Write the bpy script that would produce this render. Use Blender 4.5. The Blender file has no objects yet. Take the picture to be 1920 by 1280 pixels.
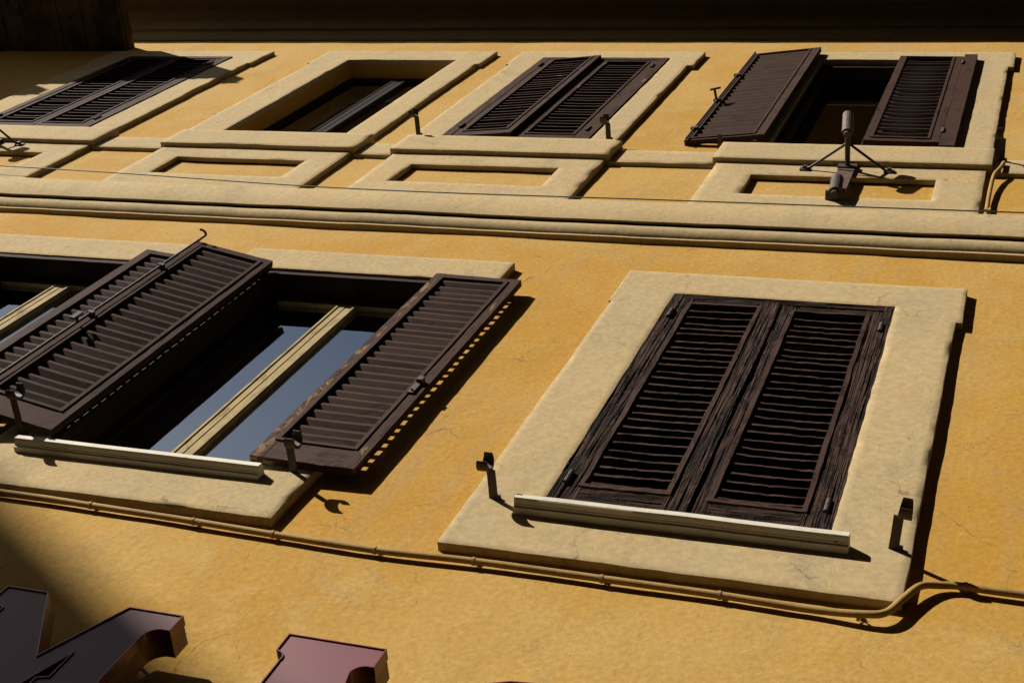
import bpy, bmesh, math, random
from mathutils import Vector, Matrix, noise as mnoise

random.seed(7)
S = bpy.context.scene
COL = S.collection

# ------------------------------------------------------------------ camera
GZ = 1.6                                    # eye height above the street
cam_d = bpy.data.cameras.new("camera")
cam = bpy.data.objects.new("camera", cam_d)
COL.objects.link(cam)
S.camera = cam
cam_d.sensor_width = 36.0
cam_d.lens = 49.84
cam_d.clip_start = 0.05
cam_d.clip_end = 2000.0
# street photographer three metres from the facade, looking steeply up and left, camera rolled
RIGHT = Vector((0.93659098, 0.08199684, 0.34069612))
UP = -Vector((0.07143094, 0.90715222, -0.41469563))
BACK = -Vector((-0.34306697, 0.41273644, 0.84377348))
m = Matrix.Identity(4)
for i in range(3):
    m[i][0] = RIGHT[i]; m[i][1] = UP[i]; m[i][2] = BACK[i]
m.translation = Vector((0.0, -3.0, GZ))
cam.matrix_world = m

# ------------------------------------------------------------------ sky and sun
TO_SUN = Vector((-1.26, -1.0, 0.75)).normalized()
world = bpy.data.worlds.new("World")
S.world = world
world.use_nodes = True
wn = world.node_tree
wn.nodes.clear()
sky = wn.nodes.new("ShaderNodeTexSky")
sky.sky_type = 'NISHITA'
sky.sun_disc = False
sky.sun_elevation = math.asin(TO_SUN.z)
sky.sun_rotation = math.atan2(TO_SUN.x, TO_SUN.y)
bg = wn.nodes.new("ShaderNodeBackground")
bg.inputs[1].default_value = 0.05
wo = wn.nodes.new("ShaderNodeOutputWorld")
wn.links.new(sky.outputs[0], bg.inputs[0])
wn.links.new(bg.outputs[0], wo.inputs[0])
sun_d = bpy.data.lights.new("sun", 'SUN')
sun_d.energy = 5.0
sun_d.angle = math.radians(0.53)
sun_d.color = (1.0, 0.93, 0.82)
sun = bpy.data.objects.new("sun", sun_d)
COL.objects.link(sun)
sun.rotation_euler = TO_SUN.to_track_quat('Z', 'Y').to_euler()
S.view_settings.view_transform = 'Standard'
S.view_settings.look = 'None'
S.view_settings.exposure = 0.68
S.view_settings.gamma = 1.0
S.view_settings.use_curve_mapping = False
S.cycles.max_bounces = 5
S.cycles.diffuse_bounces = 2
S.cycles.transparent_max_bounces = 8

# ------------------------------------------------------------------ materials
ALB = 0.62      # base colours scaled down so bounced light stays weak and shade dark
def dim(*cs): return [tuple(v * ALB for v in c) for c in cs]

def new_mat(name):
    mt = bpy.data.materials.new(name)
    mt.use_nodes = True
    nt = mt.node_tree
    nt.nodes.clear()
    out = nt.nodes.new("ShaderNodeOutputMaterial")
    p = nt.nodes.new("ShaderNodeBsdfPrincipled")
    nt.links.new(p.outputs[0], out.inputs[0])
    return mt, nt, p

class G:
    """small wrapper to write node graphs"""
    def __init__(s, nt): s.nt = nt
    def n(s, t, **k):
        nd = s.nt.nodes.new(t)
        for a, b in k.items(): setattr(nd, a, b)
        return nd
    def lk(s, a, b): s.nt.links.new(a, b)
    def pos(s): return s.n("ShaderNodeNewGeometry").outputs["Position"]
    def obj(s): return s.n("ShaderNodeTexCoord").outputs["Object"]
    def scale(s, v, sc):
        nd = s.n("ShaderNodeVectorMath", operation='MULTIPLY')
        s.lk(v, nd.inputs[0]); nd.inputs[1].default_value = sc
        return nd.outputs[0]
    def addv(s, a, b):
        nd = s.n("ShaderNodeVectorMath", operation='ADD'); s.lk(a, nd.inputs[0]); s.lk(b, nd.inputs[1]); return nd.outputs[0]
    def noise(s, v, sc, det=4.0, rough=0.55, dist=0.0, color=False):
        nd = s.n("ShaderNodeTexNoise")
        nd.inputs["Scale"].default_value = sc; nd.inputs["Detail"].default_value = det
        nd.inputs["Roughness"].default_value = rough; nd.inputs["Distortion"].default_value = dist
        s.lk(v, nd.inputs["Vector"])
        return nd.outputs["Color" if color else "Fac"]
    def vor(s, v, sc, feat='DISTANCE_TO_EDGE'):
        nd = s.n("ShaderNodeTexVoronoi", feature=feat); nd.inputs["Scale"].default_value = sc
        s.lk(v, nd.inputs["Vector"]); return nd.outputs["Distance"]
    def ramp(s, f, a, b, ca=0.0, cb=1.0):
        nd = s.n("ShaderNodeMapRange"); nd.interpolation_type = 'SMOOTHSTEP'
        s.lk(f, nd.inputs[0]); nd.inputs[1].default_value = a; nd.inputs[2].default_value = b
        nd.inputs[3].default_value = ca; nd.inputs[4].default_value = cb
        return nd.outputs[0]
    def math(s, op, a, b):
        nd = s.n("ShaderNodeMath", operation=op)
        for i, q in enumerate((a, b)):
            if isinstance(q, (int, float)): nd.inputs[i].default_value = q
            else: s.lk(q, nd.inputs[i])
        return nd.outputs[0]
    def mix(s, f, a, b, mode='MIX'):
        nd = s.n("ShaderNodeMix", data_type='RGBA', blend_type=mode)
        if isinstance(f, (int, float)): nd.inputs[0].default_value = f
        else: s.lk(f, nd.inputs[0])
        for i, q in ((6, a), (7, b)):
            if isinstance(q, tuple): nd.inputs[i].default_value = (*q, 1)
            else: s.lk(q, nd.inputs[i])
        return nd.outputs[2]
    def bump(s, h, strength, dist, prev=None):
        nd = s.n("ShaderNodeBump"); nd.inputs["Strength"].default_value = strength; nd.inputs["Distance"].default_value = dist
        s.lk(h, nd.inputs["Height"])
        if prev is not None: s.lk(prev, nd.inputs["Normal"])
        return nd.outputs[0]

def plaster(name, ca, cb, cc, stain, crack=1.0, rel=1.0, dirt=1.0, coat=None):
    ca, cb, cc, stain = dim(ca, cb, cc, stain)
    mt, nt, p = new_mat(name); g = G(nt); P = g.pos()
    big = g.noise(P, 0.55, 3, 0.6, 0.6)
    mid = g.noise(P, 3.2, 5, 0.65, 0.4)
    fine = g.noise(P, 38, 4, 0.7)
    col = g.mix(g.ramp(big, 0.38, 0.64), ca, cb)
    col = g.mix(g.ramp(mid, 0.42, 0.74), col, cc)
    if coat:      # the storey between conduit and string course kept a stronger coat of paint
        sz = g.n("ShaderNodeSeparateXYZ"); g.lk(P, sz.inputs[0])
        zz = g.math('ADD', sz.outputs[2], g.math('MULTIPLY', mid, 0.25))
        f = g.math('MULTIPLY', g.ramp(zz, 5.80, 6.10), g.ramp(zz, 9.35, 9.0))
        col = g.mix(g.math('MULTIPLY', f, g.ramp(big, 0.30, 0.60, 0.15, 0.60)), col, tuple(v * ALB for v in coat))
    # weathering: long soft wash marks and grey patches
    wash = g.noise(g.scale(P, (5.0, 5.0, 0.55)), 1.0, 4, 0.6, 0.3)
    col = g.mix(g.math('MULTIPLY', g.ramp(wash, 0.50, 0.76), 0.48 * dirt), col, stain)
    patch = g.noise(P, 1.9, 5, 0.72, 1.2)
    col = g.mix(g.math('MULTIPLY', g.ramp(patch, 0.52, 0.70), 0.50 * dirt), col, stain)
    # grime specks and pits, gathered in patches
    sp = g.noise(P, 75, 2, 0.6)
    dirty = g.ramp(patch, 0.40, 0.66, -0.045, 0.045)
    pit = g.ramp(g.math('ADD', sp, dirty), 0.680, 0.730)
    spk = g.ramp(g.noise(P, 13, 2, 0.5), 0.735, 0.775)
    pits = g.math('MAXIMUM', pit, g.math('MULTIPLY', spk, 0.7))
    # hair cracks, few and broken
    warp = g.addv(P, g.scale(g.noise(P, 3.4, 3, 0.6, color=True), (0.30, 0.30, 0.30)))
    ed = g.vor(warp, 1.15)
    msk = g.math('MULTIPLY', g.ramp(big, 0.44, 0.54), g.ramp(patch, 0.40, 0.56))
    ck = g.math('MULTIPLY', g.ramp(ed, 0.0, 0.0040, 1.0, 0.0), msk)
    ck = g.math('MULTIPLY', ck, crack)
    dark = g.math('MAXIMUM', pits, ck)
    col = g.mix(g.math('MULTIPLY', dark, 0.60), col, (0.055, 0.034, 0.013))
    var = g.ramp(fine, 0.25, 0.8, 0.82, 1.12)
    gm = g.n("ShaderNodeMix", data_type='RGBA', blend_type='MULTIPLY'); gm.inputs[0].default_value = 1.0
    g.lk(col, gm.inputs[6]); cr = g.n("ShaderNodeCombineColor")
    for i in range(3): g.lk(var, cr.inputs[i])
    g.lk(cr.outputs[0], gm.inputs[7])
    g.lk(gm.outputs[2], p.inputs["Base Color"])
    p.inputs["Roughness"].default_value = 0.92
    p.inputs["Specular IOR Level"].default_value = 0.15
    # relief: trowel waves, ripples, sandy grain and pits
    wav = g.noise(P, 3.6, 4, 0.6, 0.8)
    ripple = g.noise(g.scale(P, (9, 9, 20)), 1.0, 4, 0.65, 1.0)
    h = g.math('ADD', wav, g.math('MULTIPLY', g.math('MULTIPLY', ripple, g.ramp(mid, 0.42, 0.62)), 0.6))
    b1 = g.bump(h, 0.17 * rel, 0.014)
    grain = g.math('MULTIPLY', g.math('SUBTRACT', fine, g.math('MULTIPLY', pits, 0.5)), g.ramp(mid, 0.40, 0.66, 0.12, 1.0))
    b2 = g.bump(grain, 0.44 * rel, 0.0045, b1)
    g.lk(b2, p.inputs["Normal"])
    return mt

M = {}
M['yellow'] = plaster("yellow_plaster", (0.645, 0.398, 0.108), (0.600, 0.330, 0.055), (0.645, 0.420, 0.138), (0.52, 0.345, 0.130), coat=(0.600, 0.318, 0.046))
M['cream'] = plaster("cream_plaster", (0.625, 0.475, 0.255), (0.580, 0.448, 0.250), (0.635, 0.460, 0.222), (0.42, 0.345, 0.205), dirt=0.85, crack=0.8, rel=0.62)
M['shade_plaster'] = plaster("brown_frieze_plaster", (0.27, 0.180, 0.075), (0.24, 0.160, 0.07), (0.28, 0.19, 0.08), (0.17, 0.12, 0.07))  # shade under the eave put into a darker base colour
M['opposite'] = plaster("grey_ochre_plaster", (0.24, 0.18, 0.12), (0.22, 0.16, 0.11), (0.23, 0.17, 0.1), (0.15, 0.12, 0.09))

def wood_paint(name, axis, rough=0.0, bare=0.25, base=(0.074, 0.038, 0.027), dark=(0.018, 0.009, 0.0055),
               wood=(0.40, 0.235, 0.10), edge=0.0):
    """peeling brown paint; axis = direction of the grain in object space"""
    base, dark, wood = dim(base, dark, wood)
    mt, nt, p = new_mat(name); g = G(nt); O = g.obj()
    rnd = g.n("ShaderNodeObjectInfo").outputs["Random"]
    off = g.n("ShaderNodeCombineXYZ"); g.lk(g.math('MULTIPLY', rnd, 37.0), off.inputs[0]); g.lk(g.math('MULTIPLY', rnd, 19.0), off.inputs[2])
    O = g.addv(O, off.outputs[0])
    sc = [60.0, 60.0, 60.0]; sc[axis] = 3.5
    sl = [16.0, 16.0, 16.0]; sl[axis] = 4.0
    grain = g.noise(g.scale(O, tuple(sc)), 1.0, 4, 0.65, 0.5)
    blot = g.noise(O, 9.0, 4, 0.65, 0.5)
    flake = g.noise(g.scale(O, tuple(sl)), 1.0, 6, 0.72, 0.8)
    col = g.mix(g.ramp(blot, 0.35, 0.7), base, tuple(c * 0.78 for c in base))
    col = g.mix(g.math('MULTIPLY', g.ramp(grain, 0.55, 0.75), 0.35 + 0.5 * rough), col, dark)
    crackm = g.math('MULTIPLY', g.ramp(flake, 0.58 - 0.10 * rough, 0.62 - 0.06 * rough), 0.6 + 0.4 * rough)
    col = g.mix(crackm, col, dark)
    fl2 = g.noise(g.scale(O, tuple(q * 1.15 for q in sl)), 1.0, 4, 0.6, 0.4)
    t = 0.82 - 0.24 * bare
    bm_ = g.ramp(fl2, t, t + 0.03)
    bm_ = g.math('MULTIPLY', bm_, g.ramp(g.noise(O, 3.1, 2, 0.5), 0.50, 0.58))
    if edge:
        sx = g.n("ShaderNodeSeparateXYZ"); g.lk(g.obj(), sx.inputs[0])
        em = g.ramp(g.math('ABSOLUTE', sx.outputs[0], 0.0), 0.015, 0.06, 1.0, 0.0)
        ef = g.math('MULTIPLY', g.ramp(g.noise(g.scale(O, (30, 30, 11)), 1.0, 5, 0.7, 0.6), 0.50, 0.53), g.math('MULTIPLY', em, g.ramp(g.noise(O, 4.2, 3, 0.6), 0.44, 0.52)))
        bm_ = g.math('MAXIMUM', bm_, ef)
    woodc = g.mix(g.ramp(grain, 0.3, 0.7), wood, tuple(c * 0.45 for c in wood))
    col = g.mix(bm_, col, woodc)
    g.lk(col, p.inputs["Base Color"])
    p.inputs["Roughness"].default_value = 0.75
    p.inputs["Specular IOR Level"].default_value = 0.09
    h = g.math('SUBTRACT', g.math('MULTIPLY', grain, 0.35 + 0.9 * rough), g.math('MULTIPLY', crackm, 0.7))
    b = g.bump(h, 0.55 + 0.45 * rough, 0.003 + 0.006 * rough)
    g.lk(b, p.inputs["Normal"])
    return mt

for k, ax in (('x', 0), ('z', 2)):
    M['brown_' + k] = wood_paint("brown_paint_" + k, ax, 0.05, 0.0)
    M['peel_' + k] = wood_paint("peeling_brown_paint_" + k, ax, 0.25, 0.8)
    M['flake_' + k] = wood_paint("flaking_brown_paint_" + k, ax, 0.3, 0.9, edge=1.0)
    M['lining_' + k] = wood_paint("dark_lining_paint_" + k, ax, 0.1, 0.0, (0.050, 0.029, 0.022), (0.018, 0.010, 0.007))  # brown darkened, so the shade of the recess is in the colour
    M['worn_' + k] = wood_paint("worn_brown_paint_" + k, ax, 0.45, 0.1)
    M['rot_' + k] = wood_paint("weathered_brown_wood_" + k, ax, 0.9, 0.5, (0.064, 0.032, 0.022), (0.013, 0.0065, 0.004))
    M['casement_' + k] = wood_paint("cream_casement_paint_" + k, ax, 0.3, 0.6, (0.52, 0.40, 0.20), (0.30, 0.20, 0.09), (0.42, 0.20, 0.09))
    M['purple_' + k] = wood_paint("dark_plum_paint_" + k, ax, 0.0, 0.0, (0.026, 0.017, 0.021), (0.014, 0.009, 0.011))

def simple(name, col, rough=0.6, metal=0.0, spec=0.5, bscale=0, bstr=0.0, col2=None, cscale=12.0, bdist=0.003):
    mt, nt, p = new_mat(name); g = G(nt); O = g.pos()
    if col2 is None: col2 = tuple(c * 0.7 for c in col)
    col, col2 = dim(col, col2)
    f = g.ramp(g.noise(O, cscale, 6, 0.65, 0.4), 0.38, 0.66)
    g.lk(g.mix(f, col, col2), p.inputs["Base Color"])
    p.inputs["Roughness"].default_value = rough; p.inputs["Metallic"].default_value = metal
    p.inputs["Specular IOR Level"].default_value = spec
    if bscale:
        g.lk(g.bump(g.noise(O, bscale, 5, 0.65), bstr, bdist), p.inputs["Normal"])
    return mt

M['iron'] = simple("rusty_iron", (0.075, 0.050, 0.042), 0.65, 0.0, 0.4, 90, 0.4, (0.042, 0.026, 0.020), 25)
M['rust'] = simple("brown_oxide_iron", (0.145, 0.085, 0.066), 0.65, 0.0, 0.4, 90, 0.4, (0.09, 0.05, 0.036), 20)
M['pipe'] = simple("painted_conduit", (0.50, 0.31, 0.10), 0.75, 0.0, 0.2, 60, 0.35, (0.38, 0.23, 0.075), 9)
M['room'] = simple("dark_room", (0.03, 0.028, 0.026), 0.9, 0.0, 0.1)
M['cable'] = simple("grey_cable", (0.07, 0.06, 0.055), 0.6)
M['asphalt'] = simple("street_asphalt", (0.06, 0.058, 0.055), 0.9, 0, 0.2, 60, 0.4)
M['tile'] = simple("roof_tile", (0.25, 0.11, 0.06), 0.8, 0, 0.2, 20, 0.3)
M['board'] = simple("stained_eave_board", (0.17, 0.12, 0.075), 0.85, 0, 0.2, 40, 0.4, (0.05, 0.036, 0.024), 3.5)
M['rim'] = simple("maroon_trim", (0.28, 0.020, 0.034), 0.35, 0, 0.5, 0, 0, (0.10, 0.009, 0.018))
M['return'] = simple("bronze_return", (0.25, 0.13, 0.065), 0.5, 0.2, 0.4, 0, 0, (0.17, 0.085, 0.042), 8)
M['face'] = simple("plum_acrylic", (0.190, 0.036, 0.052), 0.48, 0, 0.35, 3.0, 0.05, (0.165, 0.031, 0.045), 3)

def stone():
    mt, nt, p = new_mat("white_sill_stone"); g = G(nt); P = g.pos()
    col = g.mix(g.ramp(g.noise(P, 5, 7, 0.65), 0.35, 0.7), (0.52, 0.49, 0.42), (0.42, 0.38, 0.29))
    sp = g.ramp(g.noise(g.scale(P, (18, 30, 60)), 1.0, 6, 0.7), 0.60, 0.66)
    ms = g.ramp(g.noise(P, 3.0, 3, 0.5), 0.42, 0.6)
    col = g.mix(g.math('MULTIPLY', g.math('MULTIPLY', sp, ms), 0.9), col, (0.10, 0.07, 0.04))
    g.lk(col, p.inputs["Base Color"]); p.inputs["Roughness"].default_value = 0.75
    g.lk(g.bump(g.noise(P, 60, 6, 0.7), 0.4, 0.003), p.inputs["Normal"])
    return mt
M['stone'] = stone()

def glass():
    mt = bpy.data.materials.new("window_glass"); mt.use_nodes = True
    nt = mt.node_tree; nt.nodes.clear(); g = G(nt)
    out = g.n("ShaderNodeOutputMaterial"); mx = g.n("ShaderNodeMixShader")
    tr = g.n("ShaderNodeBsdfTransparent"); gl = g.n("ShaderNodeBsdfGlossy"); fr = g.n("ShaderNodeFresnel")
    fr.inputs["IOR"].default_value = 1.9
    tr.inputs[0].default_value = (0.82, 0.88, 0.85, 1); gl.inputs["Roughness"].default_value = 0.012
    gl.inputs["Color"].default_value = (0.88, 0.96, 1.0, 1)
    b = g.bump(g.noise(g.pos(), 2.2, 2, 0.4), 0.06, 0.01)
    g.lk(b, gl.inputs["Normal"])
    g.lk(g.math('MAXIMUM', fr.outputs[0], 0.50), mx.inputs[0]); g.lk(tr.outputs[0], mx.inputs[1]); g.lk(gl.outputs[0], mx.inputs[2])
    g.lk(mx.outputs[0], out.inputs[0])
    return mt
M['glass'] = glass()

# ------------------------------------------------------------------ builders
# facade coordinates: x to the right, d out of the wall, z above eye level (world z = z + GZ)
def W(x, d, z): return Vector((x, -d, z + GZ))

def link(name, me, mat, parent=None, smooth=False):
    o = bpy.data.objects.new(name, me); COL.objects.link(o)
    if mat is not None:
        me.materials.append(mat) if len(me.materials) == 0 else None
    if parent is not None: o.parent = parent
    if smooth:
        for pl in me.polygons: pl.use_smooth = True
    return o

def bm_obj(name, bm, mat, parent=None, smooth=False, loc=None, rot=None):
    bmesh.ops.recalc_face_normals(bm, faces=bm.faces)
    me = bpy.data.meshes.new(name); bm.to_mesh(me); bm.free()
    o = link(name, me, mat, parent, smooth)
    if loc is not None: o.location = loc
    if rot is not None: o.rotation_euler = rot
    return o

def thing(name, label, cat, loc=(0, 0, 0), group=None):
    o = bpy.data.objects.new(name, None); COL.objects.link(o); o.location = loc
    o.empty_display_size = 0.2
    o["label"] = label; o["category"] = cat
    if group: o["group"] = group
    return o

def tag(o, label, cat, group=None):
    o["label"] = label; o["category"] = cat
    if group: o["group"] = group
    return o

def nz(x, y, z=0.0): return mnoise.noise(Vector((x, y, z)))

def grid_panel(name, rects, holes, d, base, parent, mat, step=0.06, amp=0.0022, bev=0.0020, jit=0.003, hole_base=None, freq=2.2):
    """plaster relief: union of rectangles minus holes, face at d, edges dropping to base; trowelled, uneven"""
    ls = [set(), set()]
    for r in list(rects) + list(holes):
        for ax, (a, b) in enumerate(((r[0], r[1]), (r[2], r[3]))):
            for v in (a, b):
                for e in (-bev, 0, bev): ls[ax].add(round(v + e, 5))
    lines = []
    for ax in range(2):
        lo = min(r[2 * ax] for r in rects); hi = max(r[2 * ax + 1] for r in rects)
        v = sorted(q for q in ls[ax] if lo - 1e-6 <= q <= hi + 1e-6)
        full = []
        for a, b in zip(v[:-1], v[1:]):
            n = max(1, int(round((b - a) / step)))
            full += [a + (b - a) * i / n for i in range(n)]
        full.append(v[-1]); lines.append(full)
    X, Z = lines
    def inside(x, z):
        for h in holes:
            if h[0] < x < h[1] and h[2] < z < h[3]: return False
        return any(r[0] < x < r[1] and r[2] < z < r[3] for r in rects)
    cells = set()
    for i in range(len(X) - 1):
        cx = 0.5 * (X[i] + X[i + 1])
        for j in range(len(Z) - 1):
            if inside(cx, 0.5 * (Z[j] + Z[j + 1])): cells.add((i, j))
    edges = []
    for (i, j) in cells:
        if (i, j - 1) not in cells: edges.append(((i, j), (i + 1, j), (X[i] + X[i+1]) / 2, Z[j] - 1e-4))
        if (i, j + 1) not in cells: edges.append(((i + 1, j + 1), (i, j + 1), (X[i] + X[i+1]) / 2, Z[j+1] + 1e-4))
        if (i - 1, j) not in cells: edges.append(((i, j + 1), (i, j), X[i] - 1e-4, (Z[j] + Z[j+1]) / 2))
        if (i + 1, j) not in cells: edges.append(((i + 1, j), (i + 1, j + 1), X[i+1] + 1e-4, (Z[j] + Z[j+1]) / 2))
    bnd = set()
    for e in edges: bnd.add(e[0]); bnd.add(e[1])
    verts = []; idx = {}; faces = []
    def vpos(k, dd):
        x, z = X[k[0]], Z[k[1]]
        jx = jit * (nz(x * 1.7, z * 2.6, 3.1) + 0.8 * nz(x * 9, z * 11, 7.7)); jz = jit * (nz(x * 2.6, z * 1.7, 9.4) + 0.8 * nz(x * 11, z * 9, 1.2))
        return W(x + jx, dd + amp * (nz(x * freq, z * freq, d * 10) + 0.4 * nz(x * freq * 4, z * freq * 4, d)), z + jz)
    def vid(k):
        if k not in idx:
            idx[k] = len(verts); chip = max(0.0, nz(X[k[0]] * 6.5, Z[k[1]] * 6.5, 5.0) - 0.30) * 0.045 if (k in bnd and bev < 0.004 and base is not None) else 0.0
            verts.append(vpos(k, d - (bev * 0.7 if k in bnd else 0) - min(chip, 0.02)))
        return idx[k]
    for (i, j) in cells:
        faces.append((vid((i, j)), vid((i + 1, j)), vid((i + 1, j + 1)), vid((i, j + 1))))
    nf = len(faces)
    for a, b, mx, mz in edges:
        bs = base
        if hole_base is not None and any(h[0] < mx < h[1] and h[2] < mz < h[3] for h in holes): bs = hole_base
        if bs is None: continue
        n0 = len(verts)
        for k in (a, b):
            verts.append(verts[idx[k]].copy())
        for k in (b, a):
            q = verts[idx[k]].copy(); q.y = -bs; verts.append(q)
        faces.append((n0 + 1, n0, n0 + 3, n0 + 2))
    me = bpy.data.meshes.new(name); me.from_pydata([tuple(v) for v in verts], [], faces)
    for i, pl in enumerate(me.polygons): pl.use_smooth = i < nf
    me.update()
    return link(name, me, mat, parent)

def sweep(name, prof, x0, x1, parent, mat, step=0.07, amp=0.004, seed=0.0, caps=True, smooth=True):
    """profile [(d,z)...] swept along the wall with hand-run unevenness"""
    n = max(2, int((x1 - x0) / step)); bm = bmesh.new(); rings = []
    for i in range(n + 1):
        x = x0 + (x1 - x0) * i / n
        dz = amp * (nz(x * 0.9, seed, 2.2) + 0.5 * nz(x * 4.1, seed, 5.5)); dd = amp * 0.8 * (nz(x * 1.1, seed, 8.8) + 0.6 * nz(x * 5, seed, 1.5))
        rings.append([bm.verts.new(W(x, d + (dd if d > 0.001 else 0), z + dz * (1 + 0.5 * nz(x * 3, k * 2.1 + seed)))) for k, (d, z) in enumerate(prof)])
    for a, b in zip(rings[:-1], rings[1:]):
        for k in range(len(prof) - 1): bm.faces.new((a[k], b[k], b[k + 1], a[k + 1]))
    if caps:
        bm.faces.new(rings[0]); bm.faces.new(rings[-1])
    bmesh.ops.recalc_face_normals(bm, faces=bm.faces)
    me = bpy.data.meshes.new(name); bm.to_mesh(me); bm.free()
    o = link(name, me, mat, parent)
    if smooth:
        for pl in me.polygons: pl.use_smooth = True
        me.set_sharp_from_angle(angle=math.radians(38))
    return o

def rbox(bm, lo, hi, seg=(1, 1, 1), amp=0.0, freq=14.0, seed=0.0, mi=0, grain=None):
    """box with subdivided, unevenly worn faces"""
    idx = {}
    nx, ny, n3 = seg
    ctr = [(a + b) / 2 for a, b in zip(lo, hi)]
    def v(i, j, k):
        if (i, j, k) not in idx:
            p = [lo[0] + (hi[0] - lo[0]) * i / nx, lo[1] + (hi[1] - lo[1]) * j / ny, lo[2] + (hi[2] - lo[2]) * k / n3]
            if amp:
                q = [c * freq + seed for c in p]
                for a in range(3):
                    p[a] += (0.16 if grain is not None else 1.0) * amp * (nz(q[0] + 13.7 * a, q[1], q[2] * 0.6) + 0.6 * nz(q[0] * 3 + 5.1 * a, q[1] * 3, q[2] * 2))
                if grain is not None:      # splintered ridges along the grain
                    f = [170.0, 170.0, 170.0]; f[grain] = 3.0
                    r1 = nz(p[0] * f[0] + seed, p[1] * f[1], p[2] * f[2]); f2 = [c * 0.45 for c in f]
                    r2 = nz(p[0] * f2[0], p[1] * f2[1] + seed, p[2] * f2[2] * 1.6)
                    h = amp * (1.3 * r1 + 0.9 * r2 + 0.35 * min(0.0, nz(p[0] * 30, seed, p[2] * 30) + 0.1))
                    p[1] += h if j == ny else -h
                    o1 = 0 if grain == 2 else 2
                    if (i in (0, nx) if o1 == 0 else k in (0, n3)): p[o1] += 0.75 * amp * (0.6 * nz(p[grain] * 45, seed, o1) + nz(p[grain] * 130, seed, 2.0))
            idx[(i, j, k)] = bm.verts.new(p)
        return idx[(i, j, k)]
    fs = []
    for i in range(nx):
        for k in range(n3):
            fs.append((v(i, 0, k), v(i + 1, 0, k), v(i + 1, 0, k + 1), v(i, 0, k + 1)))
            fs.append((v(i, ny, k), v(i, ny, k + 1), v(i + 1, ny, k + 1), v(i + 1, ny, k)))
    for j in range(ny):
        for k in range(n3):
            fs.append((v(0, j, k), v(0, j, k + 1), v(0, j + 1, k + 1), v(0, j + 1, k)))
            fs.append((v(nx, j, k), v(nx, j + 1, k), v(nx, j + 1, k + 1), v(nx, j, k + 1)))
    for i in range(nx):
        for j in range(ny):
            fs.append((v(i, j, 0), v(i, j + 1, 0), v(i + 1, j + 1, 0), v(i + 1, j, 0)))
            fs.append((v(i, j, n3), v(i + 1, j, n3), v(i + 1, j + 1, n3), v(i, j + 1, n3)))
    for f in fs:
        fc = bm.faces.new(f); fc.material_index = mi

def gsegs(lo, hi, grain):
    return tuple(max(1, int(round(abs(b - a) / (0.016 if i == grain else 0.0038)))) if i != 1 else 2 for i, (a, b) in enumerate(zip(lo, hi)))

def segs(lo, hi, res): return tuple(max(1, min(220, int(round(abs(b - a) / res)))) for a, b in zip(lo, hi))

def tube(bm, pts, r, n=10, caps=True, radii=None):
    pts = [Vector(p) for p in pts]; rings = []; prev = None
    for i, p in enumerate(pts):
        t = (pts[min(i + 1, len(pts) - 1)] - pts[max(i - 1, 0)]).normalized()
        a = prev if prev is not None else (Vector((0, 0, 1)) if abs(t.z) < 0.9 else Vector((1, 0, 0)))
        u = (a - t * a.dot(t)).normalized(); w = t.cross(u); prev = u
        rr = radii[i] if radii else r
        rings.append([bm.verts.new(p + u * rr * math.cos(2 * math.pi * k / n) + w * rr * math.sin(2 * math.pi * k / n)) for k in range(n)])
    for A, B in zip(rings[:-1], rings[1:]):
        for k in range(n): bm.faces.new((A[k], A[(k + 1) % n], B[(k + 1) % n], B[k]))
    if caps:
        bm.faces.new(list(reversed(rings[0]))); bm.faces.new(rings[-1])

def smooth_path(pts, n=8):
    """catmull-rom through the points"""
    P = [Vector(p) for p in pts]; P = [P[0] * 2 - P[1]] + P + [P[-1] * 2 - P[-2]]; out = []
    for i in range(1, len(P) - 2):
        for k in range(n):
            t = k / n; a, b, c, d = P[i - 1], P[i], P[i + 1], P[i + 2]
            out.append(0.5 * ((2 * b) + (c - a) * t + (2 * a - 5 * b + 4 * c - d) * t * t + (3 * b - a - 3 * c + d) * t ** 3))
    out.append(P[-2]); return out

# ------------------------------------------------------------------ street and the houses across it
bm = bmesh.new()
bm.faces.new([bm.verts.new(p) for p in ((-400, -400, 0), (400, -400, 0), (400, 0.6, 0), (-400, 0.6, 0))])
o = bm_obj("street", bm, M['asphalt']); o["kind"] = "structure"

def house(label, loc, blocks):
    t = thing("opposite_building", label, "building", loc)
    for nm, poly, mat, y0, y1 in blocks:
        bm = bmesh.new()
        a = [bm.verts.new((x - loc[0], y0 - loc[1], z)) for x, z in poly]; b = [bm.verts.new((x - loc[0], y1 - loc[1], z)) for x, z in poly]
        bm.faces.new(a); bm.faces.new(list(reversed(b)))
        for i in range(len(poly)): bm.faces.new((a[i], b[i], b[(i + 1) % len(poly)], a[(i + 1) % len(poly)]))
        bm_obj(nm, bm, mat, t)
    return t
D = 15.0
gx, gz = -4.27 - 1.26 * D, 3.995 + GZ + 0.75 * D      # the gable slope whose shadow grazes the lower left wall
zr = lambda x: gz - 0.656 * (x - gx)
rx = gx - 4.6
house("gabled house across the street, behind the viewer and to the left", (rx, -D, 0), [
    ("wall", [(rx - 9, 0), (gx + 3.0, 0), (gx + 3.0, zr(gx + 3.0) - 0.12), (rx, zr(rx) - 0.12), (rx - 9, zr(rx + 9) - 0.12)], M['opposite'], -D - 0.1, -D - 9),
    ("roof", [(gx + 3.3, zr(gx + 3.3) - 0.2), (gx + 3.3, zr(gx + 3.3)), (rx, zr(rx)), (rx - 9.3, zr(rx + 9.3)), (rx - 9.3, zr(rx + 9.3) - 0.2), (rx, zr(rx) - 0.2)], M['tile'], -D, -D - 9)])
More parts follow.
